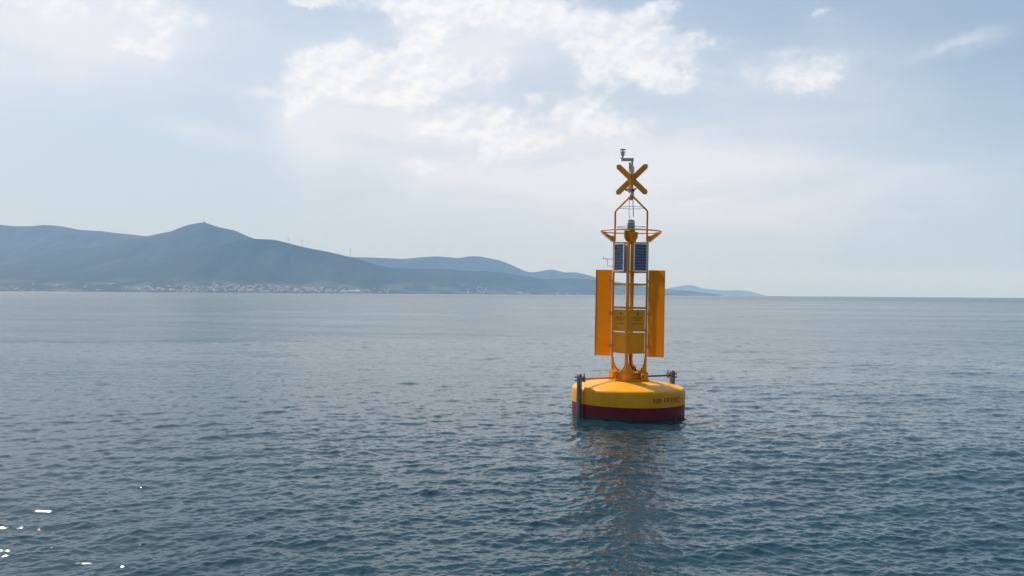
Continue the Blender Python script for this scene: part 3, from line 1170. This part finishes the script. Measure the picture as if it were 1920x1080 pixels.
for x_, y_, sz in ((-0.10, -0.02, 0.05), (0.055, -0.045, 0.06)):
    bm = bm_new()
    obox(bm, (x_, y_, 4.865), (0.9, 0, 0.43), (0, 1, 0), (-.43, 0, .9), sz * 1.6, 0.03, 0.03)
    obox(bm, (x_ * 0.5, y_ * .5, 4.835), (1, 0, 0), (0, 1, 0), Z, abs(x_) + .02, 0.02, 0.02)
    finish(bm, 'clip', M['black'], B)
# weather sensor on its arm
bm = bm_new()
obox(bm, (-0.10, 0, 5.512), (1, 0, 0), (0, 1, 0), Z, 0.265, 0.05, 0.062)
obox(bm, (-0.235, 0, 5.545), (1, 0, 0), (0, 1, 0), Z, 0.05, 0.05, 0.012)
finish(bm, 'sensor_arm', M['galv'], B, bevel=0.004)
bm = bm_new()
lathe(bm, [(0, 5.553), (0.02, 5.553), (0.022, 5.60), (0.042, 5.605), (0.042, 5.645), (0.018, 5.65), (0.018, 5.662), (0.058, 5.665), (0.058, 5.68), (0.014, 5.684), (0.014, 5.715), (0.062, 5.718), (0.062, 5.734), (0, 5.74)], 18, (-0.205, 0, 0))
finish(bm, 'anemometer', M['galv'], B, smooth=30)
# small sensor bracket on the left leg
bm = bm_new()
lc = corner(3)
q0 = lc + Vector((-0.0, -0.01, 0))
for pts in ([q0 + Z * 3.37, q0 + Vector((-0.20, 0, 3.37))], [q0 + Vector((-0.115, 0, 3.37)), q0 + Vector((-0.115, 0, 3.215)), q0 + Vector((0, 0, 3.215))],
            [q0 + Vector((-0.20, 0, 3.36)), q0 + Vector((-0.20, 0, 3.425))]):
    tube(bm, pts, 0.007, 6)
finish(bm, 'sensor_bracket', M['galv'], B)
# cable duct beside the back leg and loose cable at the foot
bm = bm_new()
tube(bm, [(0.02, 0.17, 0.96), (0.02, 0.17, 3.70)], 0.024, 10)
finish(bm, 'cable_duct', M['orange'], B, smooth=40)
bm = bm_new()
tube(bm, [(0.035, 0.10, 1.42), (0.03, 0.05, 1.25), (0.04, 0.0, 1.10), (0.09, -0.05, 1.02), (0.14, -0.06, 1.01), (0.15, -0.02, 1.05), (0.12, 0.02, 1.07), (0.08, 0.0, 1.02), (0.12, -0.08, 0.995), (0.17, -0.06, 0.985)], 0.017, 8)
finish(bm, 'cable', M['black'], B, smooth=60)
bm = bm_new()
for q in range(5):
    c = Vector((0.17 + q * 0.022, -0.07 - 0.01 * (q % 2), 0.985 + 0.012 * (q % 3)))
    ax = Vector((1, 0.2, 0)) if q % 2 else Vector((0.3, 0, 1)).normalized()
    ay = Vector((0, 1, 0.2))
    tube(bm, [c + ax * (0.024 * math.cos(2 * math.pi * k / 10)) + ay * (0.015 * math.sin(2 * math.pi * k / 10)) for k in range(10)], 0.005, 5, closed=True)
ch = finish(bm, 'chain', M['steel'], B)
# instrument tubes on both sides of the hull, joined by a beam through the tower foot
PA = Vector((-1.01, -0.755, 0))
PB = Vector((0.97, 0.80, 0))
for P, sgn in ((PA, 1), (PB, -1)):
    rd = P.normalized()
    tn = rd.cross(Z)
    bm = bm_new()
    n = 14
    # open channel section: a tube with a slot
    tube(bm, [P + Z * -0.55, P + Z * 0.90], 0.047, n)
    tb = finish(bm, 'instrument_tube', M['steel'], B, smooth=50)
    bm = bm_new()
    tube(bm, [P + Z * 0.902, P + Z * 0.945], 0.034, 12)
    finish(bm, 'tube_cap', M['offwhite'], tb, smooth=40)
    for s in (-1, 1):
        bm = bm_new()
        obox(bm, P + tn * (0.052 * s) + Z * 0.2, rd, tn, Z, 0.05, 0.012, 1.46)
        finish(bm, 'side_rail', M['steel'], tb)
    bm = bm_new()
    for zz in (0.80, 0.87):
        obox(bm, P - rd * 0.02 + Z * zz, rd, tn, Z, 0.16, 0.17, 0.035)
    for s in (-1, 1):
        tube(bm, [P - rd * 0.07 + tn * (0.07 * s) + Z * 0.76, P - rd * 0.07 + tn * (0.07 * s) + Z * 0.955], 0.012, 8)
    finish(bm, 'clamp', M['steel'], tb)
for P in (PA, PB):
    rd = P.normalized()
    bm = bm_new()
    obox(bm, rd * 0.78 + Z * 0.835, rd, rd.cross(Z), Z, 0.80, 0.045, 0.04)
    finish(bm, 'support_beam', M['orange' if P is PA else 'steel'], B, bevel=0.003)
